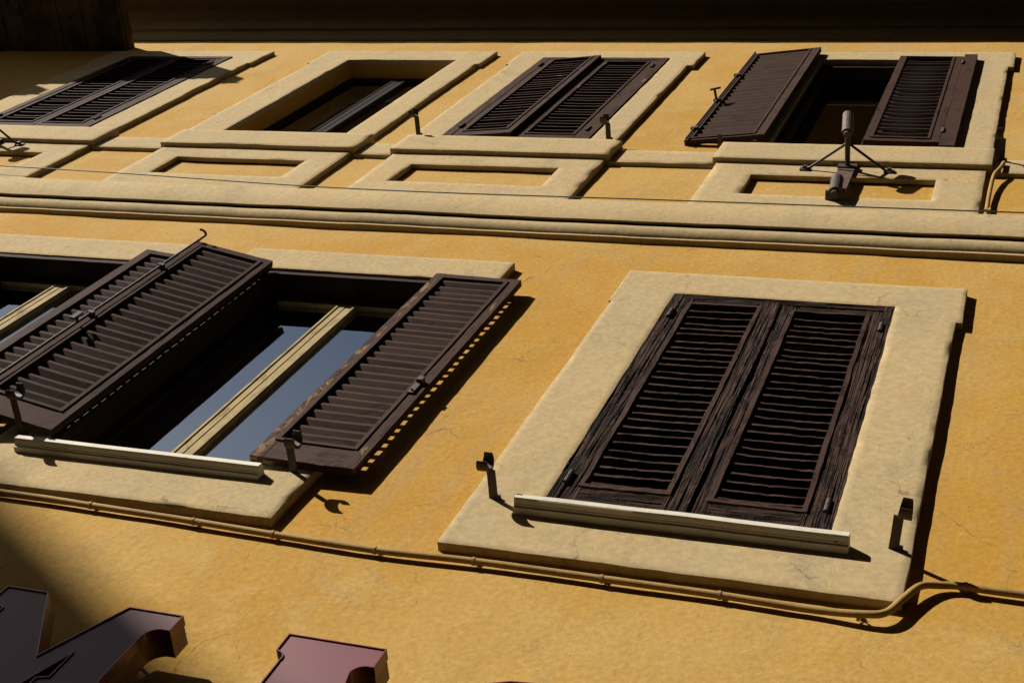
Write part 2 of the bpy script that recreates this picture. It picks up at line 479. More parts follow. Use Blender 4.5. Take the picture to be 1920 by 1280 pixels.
house("tall block across the narrow street, behind the viewer and to the right", (10, -6.6, 0), [  # added out of view to shut out sky and deepen the facade's shade
    ("wall", [(-7.2, 0), (45, 0), (45, 26), (-7.2, 26)], M['opposite'], -6.6, -16),
    ("roof", [(-7.4, 26.01), (45.2, 26.01), (45.2, 26.3), (-7.4, 26.3)], M['tile'], -6.3, -16)])

# ------------------------------------------------------------------ the yellow building
B = thing("apartment_building", "old yellow plaster apartment building with cream window surrounds and brown louvred shutters", "building")

# openings: x0, x1, z0, z1 at the face of the surround
OP = {
    'LR': (-1.800, -0.656, 4.52, 6.785),
    'LL': (-4.270, -3.120, 4.53, 6.785),
    'L0': (-6.270, -5.120, 4.53, 6.785),
    'w1': (-8.630, -7.460, 9.37, 11.83),
    'w2': (-6.170, -5.080, 9.37, 11.76),
    'w3': (-4.260, -3.110, 9.37, 11.83),
    'w4': (-1.800, -0.580, 9.37, 11.83),
}
grid_panel("facade_wall", [(-15.0, 3.0, -1.6, 13.9)], list(OP.values()), 0.0, None, B, M['yellow'], step=0.085, amp=0.004, jit=0.0, bev=0.004, hole_base=-0.30)

for k, (a, b, c, d) in OP.items():          # dark rooms behind the openings
    bm = bmesh.new()
    x0, x1, z0, z1 = a - 0.6, b + 0.6, c - 0.7, d + 0.35
    vs = [bm.verts.new(W(x, dd, z)) for dd in (-0.30, -2.6) for x, z in ((x0, z0), (x1, z0), (x1, z1), (x0, z1))]
    for f in ((4, 5, 6, 7), (0, 1, 5, 4), (1, 2, 6, 5), (2, 3, 7, 6), (3, 0, 4, 7)): bm.faces.new([vs[i] for i in f])
    # front return of the room around the opening
    q = [bm.verts.new(W(x, -0.30, z)) for x, z in ((a, c), (b, c), (b, d), (a, d))]
    for i in range(4): bm.faces.new((vs[i], vs[(i + 1) % 4], q[(i + 1) % 4], q[i]))
    bm_obj("room_interior", bm, M['room'], B)

# surrounds
SUR = {
    'LR': ([(-2.110, -0.355, 4.236, 7.066), (-2.125, -0.325, 6.64, 7.066)], 0.040),
    'LL': ([(-4.510, -2.848, 4.240, 7.072), (-4.525, -2.812, 6.64, 7.072)], 0.046),
    'L0': ([(-6.550, -4.860, 4.240, 7.086), (-6.565, -4.845, 6.64, 7.086)], 0.040),
    'w1': ([(-8.960, -7.175, 9.20, 12.085), (-8.990, -7.140, 11.62, 12.085)], 0.040),
    'w2': ([(-6.500, -4.830, 9.20, 12.085), (-6.530, -4.800, 11.62, 12.085)], 0.040),
    'w3': ([(-4.515, -2.900, 9.20, 12.085), (-4.545, -2.848, 11.62, 12.085)], 0.040),
    'w4': ([(-2.085, -0.325, 9.20, 12.085), (-2.115, -0.284, 11.62, 12.085)], 0.040),
}
for k, (rects, d) in SUR.items():
    grid_panel("window_surround", rects, [OP[k]], d, -0.004, B, M['cream'], step=0.032, amp=0.0022, jit=0.0040)

# aprons with a sunk panel below the upper windows, ledges and the strip that links them
LED = {'w1': (-8.99, -7.09), 'w2': (-6.46, -4.785), 'w3': (-4.49, -2.825), 'w4': (-2.098, -0.313)}
INS = {'w1': (-8.50, -7.40), 'w2': (-6.165, -5.07), 'w3': (-4.22, -3.115), 'w4': (-1.79, -0.628)}
for k in LED:
    a, b = LED[k]; i0, i1 = INS[k]
    grid_panel("apron_panel", [(a + 0.03, b - 0.03, 8.05, 9.06)], [(i0, i1, 8.41, 8.79)], 0.042, -0.004, B, M['cream'], step=0.05, amp=0.0022, jit=0.0035, hole_base=0.008)
    grid_panel("window_ledge", [(a, b, 9.02, 9.365)], [], 0.078, 0.0, B, M['cream'], step=0.05, amp=0.0022, jit=0.003, bev=0.0025)
prev = -14.9
for k in ('w1', 'w2', 'w3', 'w4', None):
    a, b = LED[k] if k else (2.9, 3.0)
    grid_panel("ledge_strip", [(prev, a + 0.005, 9.005, 9.275)], [], 0.030, -0.004, B, M['cream'], step=0.06, amp=0.0022, jit=0.003)
    prev = b - 0.005

# string course: flat fascia, half-round, fillet
tor = [(0.0 + 0.068 * math.cos(math.radians(t)), 7.680 + 0.078 * math.sin(math.radians(t))) for t in range(80, -90, -13)]
sweep("string_course", [(-0.004, 8.095), (0.086, 8.065), (0.090, 8.055), (0.090, 7.726), (0.088, 7.722), (0.020, 7.772)] + tor + [(0.012, 7.604), (0.034, 7.600), (0.034, 7.582), (-0.004, 7.574)],
      -14.8, 2.9, B, M['cream'], amp=0.006, seed=1.3)
# frieze and cornice under the eave
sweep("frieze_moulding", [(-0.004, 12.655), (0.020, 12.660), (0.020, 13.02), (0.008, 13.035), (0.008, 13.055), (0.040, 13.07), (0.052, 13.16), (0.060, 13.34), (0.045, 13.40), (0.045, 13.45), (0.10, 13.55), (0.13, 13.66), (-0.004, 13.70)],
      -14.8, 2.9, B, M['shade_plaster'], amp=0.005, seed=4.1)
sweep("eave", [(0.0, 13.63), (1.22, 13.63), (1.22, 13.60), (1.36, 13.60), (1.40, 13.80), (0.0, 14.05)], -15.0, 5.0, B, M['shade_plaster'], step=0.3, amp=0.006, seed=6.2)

# stone sills of the lower windows
def sill(x0, x1, zt):
    pr = [(0.0, zt - 0.004), (0.098, zt - 0.010), (0.106, zt - 0.016), (0.108, zt - 0.046), (0.104, zt - 0.050), (0.084, zt - 0.053), (0.082, zt - 0.056), (0.074, zt - 0.056), (0.072, zt - 0.066), (0.0, zt - 0.070)]
    sweep("window_sill", pr, x0, x1, B, M['stone'], step=0.016, amp=0.0026, seed=x0)
sill(-1.885, -0.575, 4.555); sill(-4.330, -3.055, 4.566); sill(-6.33, -5.06, 4.566)

# wooden linings the shutters hang in
def lining(k, w, d0, d1, mats, amp=0.0015, res=0.05, bottom=0.0):
    a, b, c, d = OP[k]
    bm = bmesh.new(); e = 0.0015
    parts = [((a - e, c - 0.02, 2), (a + w, d + e, 2)), ((b - w, c - 0.02, 2), (b + e, d + e, 2)), ((a + w, d - w, 0), (b - w, d + e, 0))]
    if bottom: parts.append(((a + w, c - 0.02, 0), (b - w, c + bottom, 0)))
    for (p, q) in parts:
        lo = (p[0], -d1, p[1] + GZ); hi = (q[0], -d0, q[1] + GZ)
        if res < 0.02: rbox(bm, lo, hi, gsegs(lo, hi, p[2]), amp, 11.0, a, 0 if p[2] == 2 else 1, grain=p[2])
        else: rbox(bm, lo, hi, segs(lo, hi, res), amp, 11.0, a, 0 if p[2] == 2 else 1)
    o = bm_obj("shutter_frame", bm, mats[0], B); o.data.materials.append(mats[1])
    return o
lining('LR', 0.050, -0.06, 0.036, (M['rot_z'], M['rot_x']), 0.005, 0.018)
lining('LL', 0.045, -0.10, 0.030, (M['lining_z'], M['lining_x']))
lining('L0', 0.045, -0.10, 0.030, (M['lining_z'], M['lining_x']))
lining('w1', 0.070, -0.06, 0.050, (M['brown_z'], M['brown_x']), 0.002, 0.04)
lining('w3', 0.070, -0.06, 0.050, (M['peel_z'], M['peel_x']), 0.002, 0.04)
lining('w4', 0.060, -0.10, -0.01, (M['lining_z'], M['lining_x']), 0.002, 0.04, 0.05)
bm = bmesh.new(); lo = W(-0.664, 0.086, 9.375); hi = W(-0.566, 0.021, 11.835); rbox(bm, lo, hi, segs(lo, hi, 0.05), 0.002, 9.0, 3.0)
bm_obj("hinge_post", bm, M['brown_z'], B)

# ------------------------------------------------------------------ shutters
def slat_mesh(w, dep, rise, h, sag, ragged, seed, mat):
    """one louvre with planed front edge of height h; rise > 0 puts the front edge above the back edge"""
    n = 16; bm = bmesh.new(); rings = []
    for i in range(n + 1):
        u = i / n; x = -w / 2 + w * u
        dz = -sag * 4 * u * (1 - u) + ragged * 0.5 * nz(u * 3, seed, 4.4)
        ring = []
        for (y, z) in ((-dep / 2, rise / 2 - h / 2), (dep / 2, -rise / 2 - h / 2), (dep / 2, -rise / 2 + h / 2), (-dep / 2, rise / 2 + h / 2)):
            if y < 0 and ragged:
                y += ragged * 0.8 * (nz(u * 9, seed + z * 900, 1.0) + nz(u * 31, seed, 2.0))
                z += ragged * 1.0 * (nz(u * 7, seed * 2 + z * 300, 6.0) + 0.8 * nz(u * 27, seed * 2 + z * 500, 8.0))
            ring.append(bm.verts.new((x, y, z + dz)))
        rings.append(ring)
    for A, C in zip(rings[:-1], rings[1:]):
        for k in range(4): bm.faces.new((A[k], A[(k + 1) % 4], C[(k + 1) % 4], C[k]))
    bm.faces.new(rings[0]); bm.faces.new(rings[-1])
    bmesh.ops.recalc_face_normals(bm, faces=bm.faces)
    me = bpy.data.meshes.new("slat"); bm.to_mesh(me); bm.free(); me.materials.append(mat)
    return me

def shutter(hx, hd, z0, z1, w, s, ang, mats, n, sh=0.07, sf=0.08, rt=0.065, rb=0.11, dep=0.034, rise=-0.040, t=0.012, sag=0.002, ragged=0.0,
            amp=0.0012, res=0.05, label=None, warp=0.0, hinge=True, wob=2.0, bead=0.016, front_bead=0.007):
    """louvred leaf: origin at the foot of the hinge edge, leaf runs along local s*x, seen face at local y=0"""
    T = 0.038; H = z1 - z0
    seed = hx * 3.3 + z0
    bm = bmesh.new()
    X = lambda a, b: (min(s * a, s * b), max(s * a, s * b))
    for (u0, u1, p, q, mi, yy) in ((0, sh, 0, H, 0, 0), (w - sf, w, 0, H, 0, 0), (sh, w - sf, H - rt, H, 1, 0.0015), (sh, w - sf, 0, rb, 1, 0.0015)):
        xa, xb = X(u0, u1); lo = (xa, yy, p); hi = (xb, T - yy, q)
        if res < 0.02: rbox(bm, lo, hi, gsegs(lo, hi, 0 if mi else 2), amp, 12.0, seed, mi, grain=0 if mi else 2)
        else: rbox(bm, lo, hi, segs(lo, hi, res), amp, 12.0, seed, mi)
    o = bm_obj("shutter", bm, mats[0], B, loc=W(hx, hd, z0), rot=(0, 0, ang)); o.data.materials.append(mats[1])
    if label: o["label"] = label
    # bead round the louvres
    bm = bmesh.new(); e = bead
    for (u0, u1, p, q, mi) in ((sh - e, sh + 0.004, rb - e, H - rt + e, 0), (w - sf - 0.004, w - sf + e, rb - e, H - rt + e, 0), (sh + 0.004, w - sf - 0.004, H - rt - 0.004, H - rt + e, 1), (sh + 0.004, w - sf - 0.004, rb - e, rb + 0.004, 1)):
        xa, xb = X(u0, u1); lo = (xa, -front_bead, p); hi = (xb, T * 0.8, q)
        rbox(bm, lo, hi, segs(lo, hi, res), amp * 0.7, 9.0, seed + 3, mi)
    bo = bm_obj("bead", bm, mats[2] if len(mats) > 2 else mats[0], o); bo.data.materials.append(mats[3] if len(mats) > 3 else mats[1])
    # louvres, each its own piece
    lw = w - sh - sf - 0.004; zlo = rb + 0.02; zhi = H - rt - 0.02; pitch = (zhi - zlo) / n
    sm = mats[3] if len(mats) > 3 else mats[1]
    vars_ = [slat_mesh(lw, dep, rise, t, sag * (0.3 + 0.55 * q), ragged, seed + q * 7.1, sm) for q in range(5)]
    for i in range(n):
        so = bpy.data.objects.new("slat", random.choice(vars_)); COL.objects.link(so); so.parent = o
        so.location = (s * (sh + w - sf) / 2, T * 0.5 + 0.003 + random.uniform(-0.002, 0.002) * (1 + wob * 0.3), zlo + pitch * (i + 0.5) + random.uniform(-1, 1) * 0.0015 * wob)
        so.rotation_euler = (math.radians(random.uniform(-1, 1) * wob), math.radians(random.uniform(-1, 1) * 0.35 * wob + warp), 0)
    if hinge:
        for zz in (0.10 * H, 0.90 * H):
            bm = bmesh.new()
            tube(bm, [(-s * 0.006, -0.010, zz - 0.045), (-s * 0.006, -0.010, zz - 0.002)], 0.011, 10)
            tube(bm, [(-s * 0.006, -0.010, zz + 0.002), (-s * 0.006, -0.010, zz + 0.045), (-s * 0.006, -0.010, zz + 0.056)], 0.011, 10, radii=[0.011, 0.011, 0.005])
            bm_obj("hinge", bm, M['iron'], o)
    return o

BR = (M['brown_z'], M['brown_x']); PL = (M['peel_z'], M['peel_x']); RT = (M['rot_z'], M['rot_x'], M['worn_z'], M['worn_x']); PB = (M['flake_z'], M['flake_x']) + BR
# lower right window, closed and badly weathered
shutter(-1.752, 0.034, 4.60, 6.735, 0.528, 1, math.radians(-0.9), RT, 26, sh=0.068, sf=0.105, rt=0.075, rb=0.175, dep=0.034, rise=-0.042, t=0.013, ragged=0.0032, amp=0.0042, res=0.014, wob=3.2,
        label="rotten closed brown shutter leaf, left of its pair", sag=0.003, bead=0.018)
shutter(-0.704, 0.030, 4.60, 6.735, 0.512, -1, math.radians(0.0), RT, 26, sh=0.082, sf=0.072, rt=0.075, rb=0.175, dep=0.034, rise=-0.042, t=0.013, ragged=0.0032, amp=0.0042, res=0.014, wob=3.2,
        label="rotten closed brown shutter leaf, right of its pair", sag=0.003, bead=0.018)
# lower middle window, both leaves folded back against the wall
llr = shutter(-3.160, 0.092, 4.624, 6.744, 0.506, 1, math.radians(1.2), PB, 26, sh=0.062, sf=0.073, rt=0.060, rb=0.165, dep=0.030, rise=0.044, t=0.0185, amp=0.0018, res=0.03, wob=3.2,
        hinge=False, label="open shutter leaf with flaking paint throwing a shadow on the wall")
lll = shutter(-4.225, 0.094, 4.645, 6.775, 0.495, -1, math.radians(11.4), BR, 26, sh=0.062, sf=0.055, rt=0.060, rb=0.165, dep=0.030, rise=0.044, t=0.0185, amp=0.0015, res=0.04, wob=3.0,
        hinge=False, label="open brown shutter leaf with iron latch rod standing off the wall")
shutter(-5.095, 0.122, 4.645, 6.775, 0.490, 1, math.radians(6.0), BR, 26, sh=0.062, sf=0.070, rt=0.060, rb=0.165, dep=0.030, rise=0.044, t=0.0185, res=0.05,
        hinge=False, label="open shutter leaf half hidden behind the next leaf")
# upper windows
shutter(-8.555, 0.044, 9.47, 11.77, 0.505, 1, 0.0, BR, 24, sh=0.060, sf=0.065, dep=0.034, rise=-0.040, t=0.014, sag=0.006, wob=2.0, label="closed shutter leaf half in the eave's shadow")
shutter(-7.535, 0.044, 9.47, 11.77, 0.505, -1, 0.0, BR, 24, sh=0.065, sf=0.060, dep=0.034, rise=-0.040, t=0.014, sag=0.006, wob=2.0, label="closed shutter leaf mostly in sunlight")
shutter(-4.185, 0.046, 9.46, 11.79, 0.475, 1, math.radians(-4.5), PL, 26, sh=0.065, sf=0.070, dep=0.034, rise=-0.040, t=0.014, sag=0.004, warp=0.6, label="slightly ajar shutter leaf of closed pair")
shutter(-3.185, 0.044, 9.46, 11.76, 0.500, -1, 0.0, PL, 26, sh=0.075, sf=0.060, dep=0.034, rise=-0.040, t=0.014, sag=0.004, label="shut leaf of closed shutter pair")
w4l = shutter(-1.840, 0.098, 9.50, 12.02, 0.575, -1, math.radians(-6.0), BR, 24, sh=0.085, sf=0.050, rt=0.045, rb=0.045, dep=0.034, rise=0.070, t=0.013, sag=0.001, wob=1.5, hinge=False, label="shutter leaf swung back over the wall")
shutter(-0.668, 0.078, 9.47, 11.79, 0.495, -1, math.radians(0.5), BR, 23, sh=0.080, sf=0.052, rt=0.045, rb=0.075, dep=0.034, rise=-0.042, t=0.010, sag=0.016, wob=2.5, label="shut leaf with sagging louvres")

# latch rods on the opened leaves
def latch_rod(par, s, u, H, hook):
    bm = bmesh.new()
    tube(bm, [(s * u, -0.018, 0.03), (s * u, -0.018, H + 0.02)] if not hook else
         [(s * u, -0.018, 0.02), (s * u, -0.018, H - 0.02)] + smooth_path([(s * u, -0.018, H), (s * u, -0.020, H + 0.025), (s * (u - 0.012), -0.034, H + 0.042), (s * (u + 0.002), -0.056, H + 0.040), (s * (u + 0.024), -0.062, H + 0.034)], 5), 0.0075, 8)
    for z in (0.18, H * 0.48, H * 0.80):
        rbox(bm, (s * u - 0.018, -0.028, z - 0.012), (s * u + 0.018, 0.002, z + 0.012))
    tube(bm, [(s * u, -0.02, H * 0.42), (s * u, -0.055, H * 0.425), (s * u - s * 0.0, -0.060, H * 0.43)], 0.008, 8)
    rbox(bm, (s * u - 0.013, -0.066, H * 0.43 - 0.06), (s * u + 0.013, -0.054, H * 0.43 + 0.02))
    return bm_obj("latch_rod", bm, M['iron'], par)
latch_rod(lll, -1, 0.487, 2.13, True)
bm = bmesh.new()
tube(bm, [(-0.555, -0.016, 0.0), (-0.555, -0.016, 2.50)], 0.008, 8)
for z in (0.25, 1.0, 1.75): rbox(bm, (-0.580, -0.026, z - 0.02), (-0.530, 0.002, z + 0.02))
tube(bm, [(-0.56, -0.016, 1.0), (-0.565, -0.10, 1.0)], 0.010, 8)
tube(bm, [(-0.60, -0.10, 1.0), (-0.52, -0.105, 1.02)], 0.009, 8)
bm_obj("latch_rod", bm, M['iron'], w4l)
bm = bmesh.new()
rbox(bm, (0.445, -0.012, 0.70), (0.475, 0.0, 0.80)); rbox(bm, (0.450, -0.030, 0.80), (0.480, 0.0, 0.835)); tube(bm, [(0.462, -0.012, 0.72), (0.462, -0.022, 0.72)], 0.006, 8)
bm_obj("latch", bm, M['iron'], llr)

# ------------------------------------------------------------------ casement windows
def window(k, dfr, mats, fw=0.062, mw=0.062, top=0.075, mull=None, inset=0.0):
    a, b, c, d = OP[k]; a += inset; b -= inset; d -= inset
    cx = mull if mull is not None else (a + b) / 2
    bm = bmesh.new(); th = 0.045
    def bx(x0, x1, z0, z1, d0, d1, mi):
        lo = (x0, -d1, z0 + GZ); hi = (x1, -d0, z1 + GZ); rbox(bm, lo, hi, segs(lo, hi, 0.08), 0.0008, 8, x0, mi)
    e = 0.002
    bx(a - e, a + fw, c, d + e, dfr - th, dfr, 2); bx(b - fw, b + e, c, d + e, dfr - th, dfr, 2)
    bx(a + fw, b - fw, d - top, d + e, dfr - th, dfr - 0.002, 3); bx(a + fw, b - fw, c, c + 0.08, dfr - th, dfr - 0.002, 1)
    bx(a + fw, b - fw, d - top - 0.010, d - top, dfr - th + 0.01, dfr + 0.004, 1)
    bx(cx - mw, cx - 0.0025, c + 0.08, d - top, dfr - th, dfr + 0.004, 0); bx(cx + 0.0025, cx + mw, c + 0.08, d - top, dfr - th, dfr + 0.001, 0)
    bx(cx - 0.0025, cx + 0.0025, c + 0.08, d - top, dfr - th, dfr - 0.008, 0)
    bx(cx - mw + 0.004, cx - mw + 0.018, c + 0.08, d - top - e, dfr + 0.003, dfr + 0.010, 0); bx(cx + mw - 0.018, cx + mw - 0.004, c + 0.08, d - top - e, dfr + 0.0005, dfr + 0.008, 0)
    o = bm_obj("window", bm, mats[0], B)
    for q in mats[1:]: o.data.materials.append(q)
    for (x0, x1) in ((a + fw - 0.004, cx - mw + 0.004), (cx + mw - 0.004, b - fw + 0.004)):
        bm = bmesh.new(); rbox(bm, (x0, -(dfr - 0.024), c + 0.076 + GZ), (x1, -(dfr - 0.028), d - top + 0.004 + GZ))
        bm_obj("pane", bm, M['glass'], o)
CS = (M['casement_z'], M['casement_x'], M['lining_z'], M['lining_x']); PU = (M['purple_z'], M['purple_x'], M['purple_z'], M['purple_x'])  # outer casement frames take the darkened paint, their shadow put into the colour
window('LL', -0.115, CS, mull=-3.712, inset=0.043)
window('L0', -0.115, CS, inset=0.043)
window('w2', -0.135, PU, fw=0.075, mw=0.07)
window('w4', -0.13, PU, fw=0.075, mw=0.06)

# ------------------------------------------------------------------ shutter holdbacks (iron straps with a curled end)
def holdback(x, z, d0, length, s, label, lean=0.0, curl=True, cw=0.052):
    """flat iron strap out of the wall ending in a crescent plate that grips the leaf"""
    t = thing("shutter_holdback", label, "hook", W(x, d0, z), "iron shutter holdbacks on the facade")
    bm = bmesh.new(); L = length; hw = 0.0185
    rbox(bm, (-hw, -L, -0.0025), (hw, 0.03, 0.0025), (1, 4, 1), 0.001, 30)
    bm_obj("strap", bm, M['iron'], t)
    if curl:
        bm = bmesh.new(); R = 0.040; rings = []; n = 18
        for i in range(n + 1):
            a = math.radians(-115 + 235 * i / n); q = abs(i / n - 0.42) / 0.58; th = 0.010 * (1.0 - 0.8 * q ** 2)
            cy, cz = -L - R + 0.003, 0.004
            wd = cw * (1.0 - 0.35 * q ** 2) / 2; ox = s * cw * 0.42
            ring = []
            for (dr, xx) in ((-th, -wd), (th * 0.4, -wd), (th * 0.4, wd), (-th, wd)):
                ring.append(bm.verts.new((ox + xx, cy + (R + dr) * math.cos(a), cz + (R + dr) * math.sin(a))))
            rings.append(ring)
        for A, C in zip(rings[:-1], rings[1:]):
            for k in range(4): bm.faces.new((A[k], A[(k + 1) % 4], C[(k + 1) % 4], C[k]))
        bm.faces.new(rings[0]); bm.faces.new(rings[-1])
        bm_obj("curl", bm, M['iron'], t)
    bm = bmesh.new(); tube(bm, [(hw + 0.006, 0.002, 0.0), (hw + 0.006, -0.018, 0.0)], 0.009, 10)
    bm_obj("pin", bm, M['iron'], t)
    t.rotation_euler = (0, 0, lean)
    return t
holdback(-2.008, 4.588, 0.040, 0.135, -1, "iron shutter hook left of the closed lower right window")
holdback(-0.420, 4.565, 0.040, 0.145, 1, "plain iron shutter stop right of the closed lower right window", 0.10)
holdback(-2.935, 4.600, 0.0, 0.175, 1, "iron shutter hook in front of the flaking open leaf")
holdback(-4.400, 4.645, 0.046, 0.200, 1, "iron shutter hook at the far left edge of the frame")
holdback(-4.46, 9.47, 0.040, 0.145, -1, "iron shutter hook left of the middle upper shutters")
holdback(-2.960, 9.47, 0.040, 0.125, -1, "iron shutter hook right of the middle upper shutters")
holdback(-0.262, 9.25, 0.030, 0.150, -1, "iron shutter hook at the far upper right beside the cable")
holdback(-2.13, 9.40, 0.035, 0.085, 1, "short iron shutter stop under the swung back upper leaf", 0.0, False)

# ------------------------------------------------------------------ flagpole brackets
def bracket(x, z, label, mat, small):
    t = thing("flagpole_bracket", label, "bracket", W(x, 0.042, z), "iron flagpole brackets on the aprons")
    y = lambda d: -(d - 0.042)
    bm = bmesh.new()          # flat back bar, bent over the ledge of the sunk panel
    lo = (-0.052, y(0.062), -0.60); hi = (0.052, y(0.044), 0.10); rbox(bm, lo, hi, (2, 1, 6), 0.001, 9)
    bm_obj("back_bar", bm, M['rust'], t)
    bm = bmesh.new(); tube(bm, [(0, y(0.06), 0.0), (0, y(0.30), -0.005)], 0.017, 12); rbox(bm, (-0.06, y(0.072), -0.03), (0.06, y(0.058), 0.03))
    bm_obj("arm", bm, M['iron'], t)
    bm = bmesh.new()          # upper sleeve, open below
    a = Vector((0.005, y(0.305), -0.06)); b = Vector((-0.018, y(0.365), 0.135))
    tube(bm, [a, b], 0.036, 18); tube(bm, [a - (b - a) * 0.002, a - (b - a) * 0.10], 0.024, 12)
    bm_obj("sleeve", bm, M['rust'], t)
    bm = bmesh.new()
    a = Vector((0.012, y(0.098), -0.62)); b = Vector((-0.004, y(0.115), -0.42))
    tube(bm, [a, b], 0.040, 18); tube(bm, [a - (b - a) * 0.004, a - (b - a) * 0.12], 0.024, 12); rbox(bm, (-0.05, y(0.10), -0.60), (0.05, y(0.060), -0.575))
    bm_obj("sleeve", bm, M['iron'], t)
    for sx in (-1, 1):
        bm = bmesh.new()
        tube(bm, [(sx * 0.01, y(0.215), 0.0), (sx * 0.245, y(0.052), -0.03)], 0.009, 8)
        rbox(bm, (sx * 0.30 if sx < 0 else 0.235, y(0.052), -0.055), (sx * 0.235 if sx < 0 else 0.30, y(0.043), 0.0))
        tube(bm, [(sx * 0.268, y(0.046), -0.028), (sx * 0.268, y(0.072), -0.028)], 0.016, 6)
        bm_obj("strut", bm, M['iron'], t)
bracket(-1.195, 8.945, "rusty iron flagpole bracket with two sleeves below the swung back upper shutter", M['rust'], False)
bracket(-8.02, 8.975, "iron flagpole bracket cut off by the left edge of the photo", M['iron'], True)

# ------------------------------------------------------------------ conduit, cables
t = thing("conduit_pipe", "thin yellow painted conduit running below the lower windows and bending up at right", "pipe", W(-2.0, 0.0, 4.17))
path = [(-9.0, 4.235), (-6.5, 4.215), (-4.18, 4.201), (-3.70, 4.193), (-3.18, 4.176), (-2.80, 4.160), (-2.34, 4.148), (-1.93, 4.161), (-1.42, 4.157), (-0.98, 4.156), (-0.66, 4.145), (-0.47, 4.142), (-0.40, 4.170), (-0.355, 4.26), (-0.305, 4.352), (-0.235, 4.392), (-0.155, 4.402), (0.04, 4.396), (1.2, 4.40), (2.8, 4.39)]
pp = smooth_path([Vector((x + 2.0, -(0.024 + (0.012 if -0.6 < x < -0.25 else 0.0) + 0.003 * nz(x * 2, 1)), z - 4.17 + 0.005 * nz(x * 3.1, 4))) for x, z in path], 8)
bm = bmesh.new(); tube(bm, pp, 0.0138, 12, radii=[0.0138 * (1 + 0.05 * nz(i * 0.7, 2)) for i in range(len(pp))])
bm_obj("pipe", bm, M['pipe'], t, smooth=True)
for (x, z) in ((-3.70, 4.193), (-3.18, 4.176), (-2.80, 4.160), (-2.34, 4.148), (-1.93, 4.161), (-1.42, 4.157), (-0.98, 4.156), (-0.49, 4.142), (-0.155, 4.402)):
    bm = bmesh.new()
    r = [bm.verts.new((x + 2.0 + sx * 0.006, -(0.024 + 0.0165 * math.sin(a)), z - 4.17 + 0.005 * nz(x * 3.1, 4) + 0.0165 * math.cos(a))) for a in [math.pi * 2 * i / 12 for i in range(12)] for sx in (-1, 1)]
    for i in range(12):
        j = (i + 1) % 12; bm.faces.new((r[2 * i], r[2 * i + 1], r[2 * j + 1], r[2 * j]))
    rbox(bm, (x + 2.0 - 0.006, -0.016, z - 4.17 + 0.014), (x + 2.0 + 0.006, 0.004, z - 4.17 + 0.034), mi=0)
    tube(bm, [(x + 2.0, -0.016, z - 4.17 + 0.024), (x + 2.0, -0.022, z - 4.17 + 0.024)], 0.005, 6)
    bm_obj("clip", bm, M['pipe'], t)

bm = bmesh.new()
tube(bm, smooth_path([W(-14, 0.10, 8.52), W(-7.39, 0.10, 8.266), W(-4.42, 0.09, 8.091), W(-2.08, 0.09, 8.10), W(-0.09, 0.09, 8.118), W(2.9, 0.09, 8.16)], 12), 0.0042, 6)
tag(bm_obj("wire", bm, M['cable'], None, True), "thin dark wire stretched along the string course below the upper aprons", "wire")

t = thing("wall_cable", "painted cable running down beside the apron at the upper right", "cable", W(-0.29, 0.02, 8.6))
bm = bmesh.new()
base = W(-0.29, 0.02, 8.6)
tube(bm, [p - base for p in smooth_path([W(-0.245, 0.045, 9.17), W(-0.262, 0.055, 9.02), W(-0.290, 0.050, 8.90), W(-0.300, 0.035, 8.70), W(-0.302, 0.028, 8.45), W(-0.300, 0.03, 8.15)], 8)], 0.013, 10)
bm_obj("cable", bm, M['pipe'], t, True)
bm = bmesh.new(); rbox(bm, (-0.025, -0.03, -0.34), (0.012, 0.01, -0.31)); bm_obj("clip", bm, M['pipe'], t)

# ------------------------------------------------------------------ neighbour's boarded eave, upper left
t = thing("neighbour_eave", "dark boarded roof eave jutting out over the upper left window", "eave", W(-9.0, 0.0, 12.3))
base = W(-9.0, 0.0, 12.3); rnd = random.Random(5)
x = -8.97
reach = lambda q: 1.60 + 0.17 * (-8.97 - q) + (0.40 if q < -11.7 else 0.0)
while x > -14.6:
    w = rnd.uniform(0.12, 0.17); bm = bmesh.new(); zz = 12.235 + rnd.uniform(-0.012, 0.012)
    lo = W(x - w + 0.006, -0.05, zz) - base; hi = W(x, reach(x), zz + 0.03) - base
    rbox(bm, (lo.x, hi.y, lo.z), (hi.x, lo.y, hi.z), (1, 10, 1), 0.003, 3.0, x)
    bm_obj("board", bm, M['board'], t)
    bm = bmesh.new(); rbox(bm, (lo.x - 0.006, hi.y + 0.02, lo.z + 0.045), (hi.x, 0.0, lo.z + 0.16)); bm_obj("roof_course", bm, M['board'], t)
    x -= w

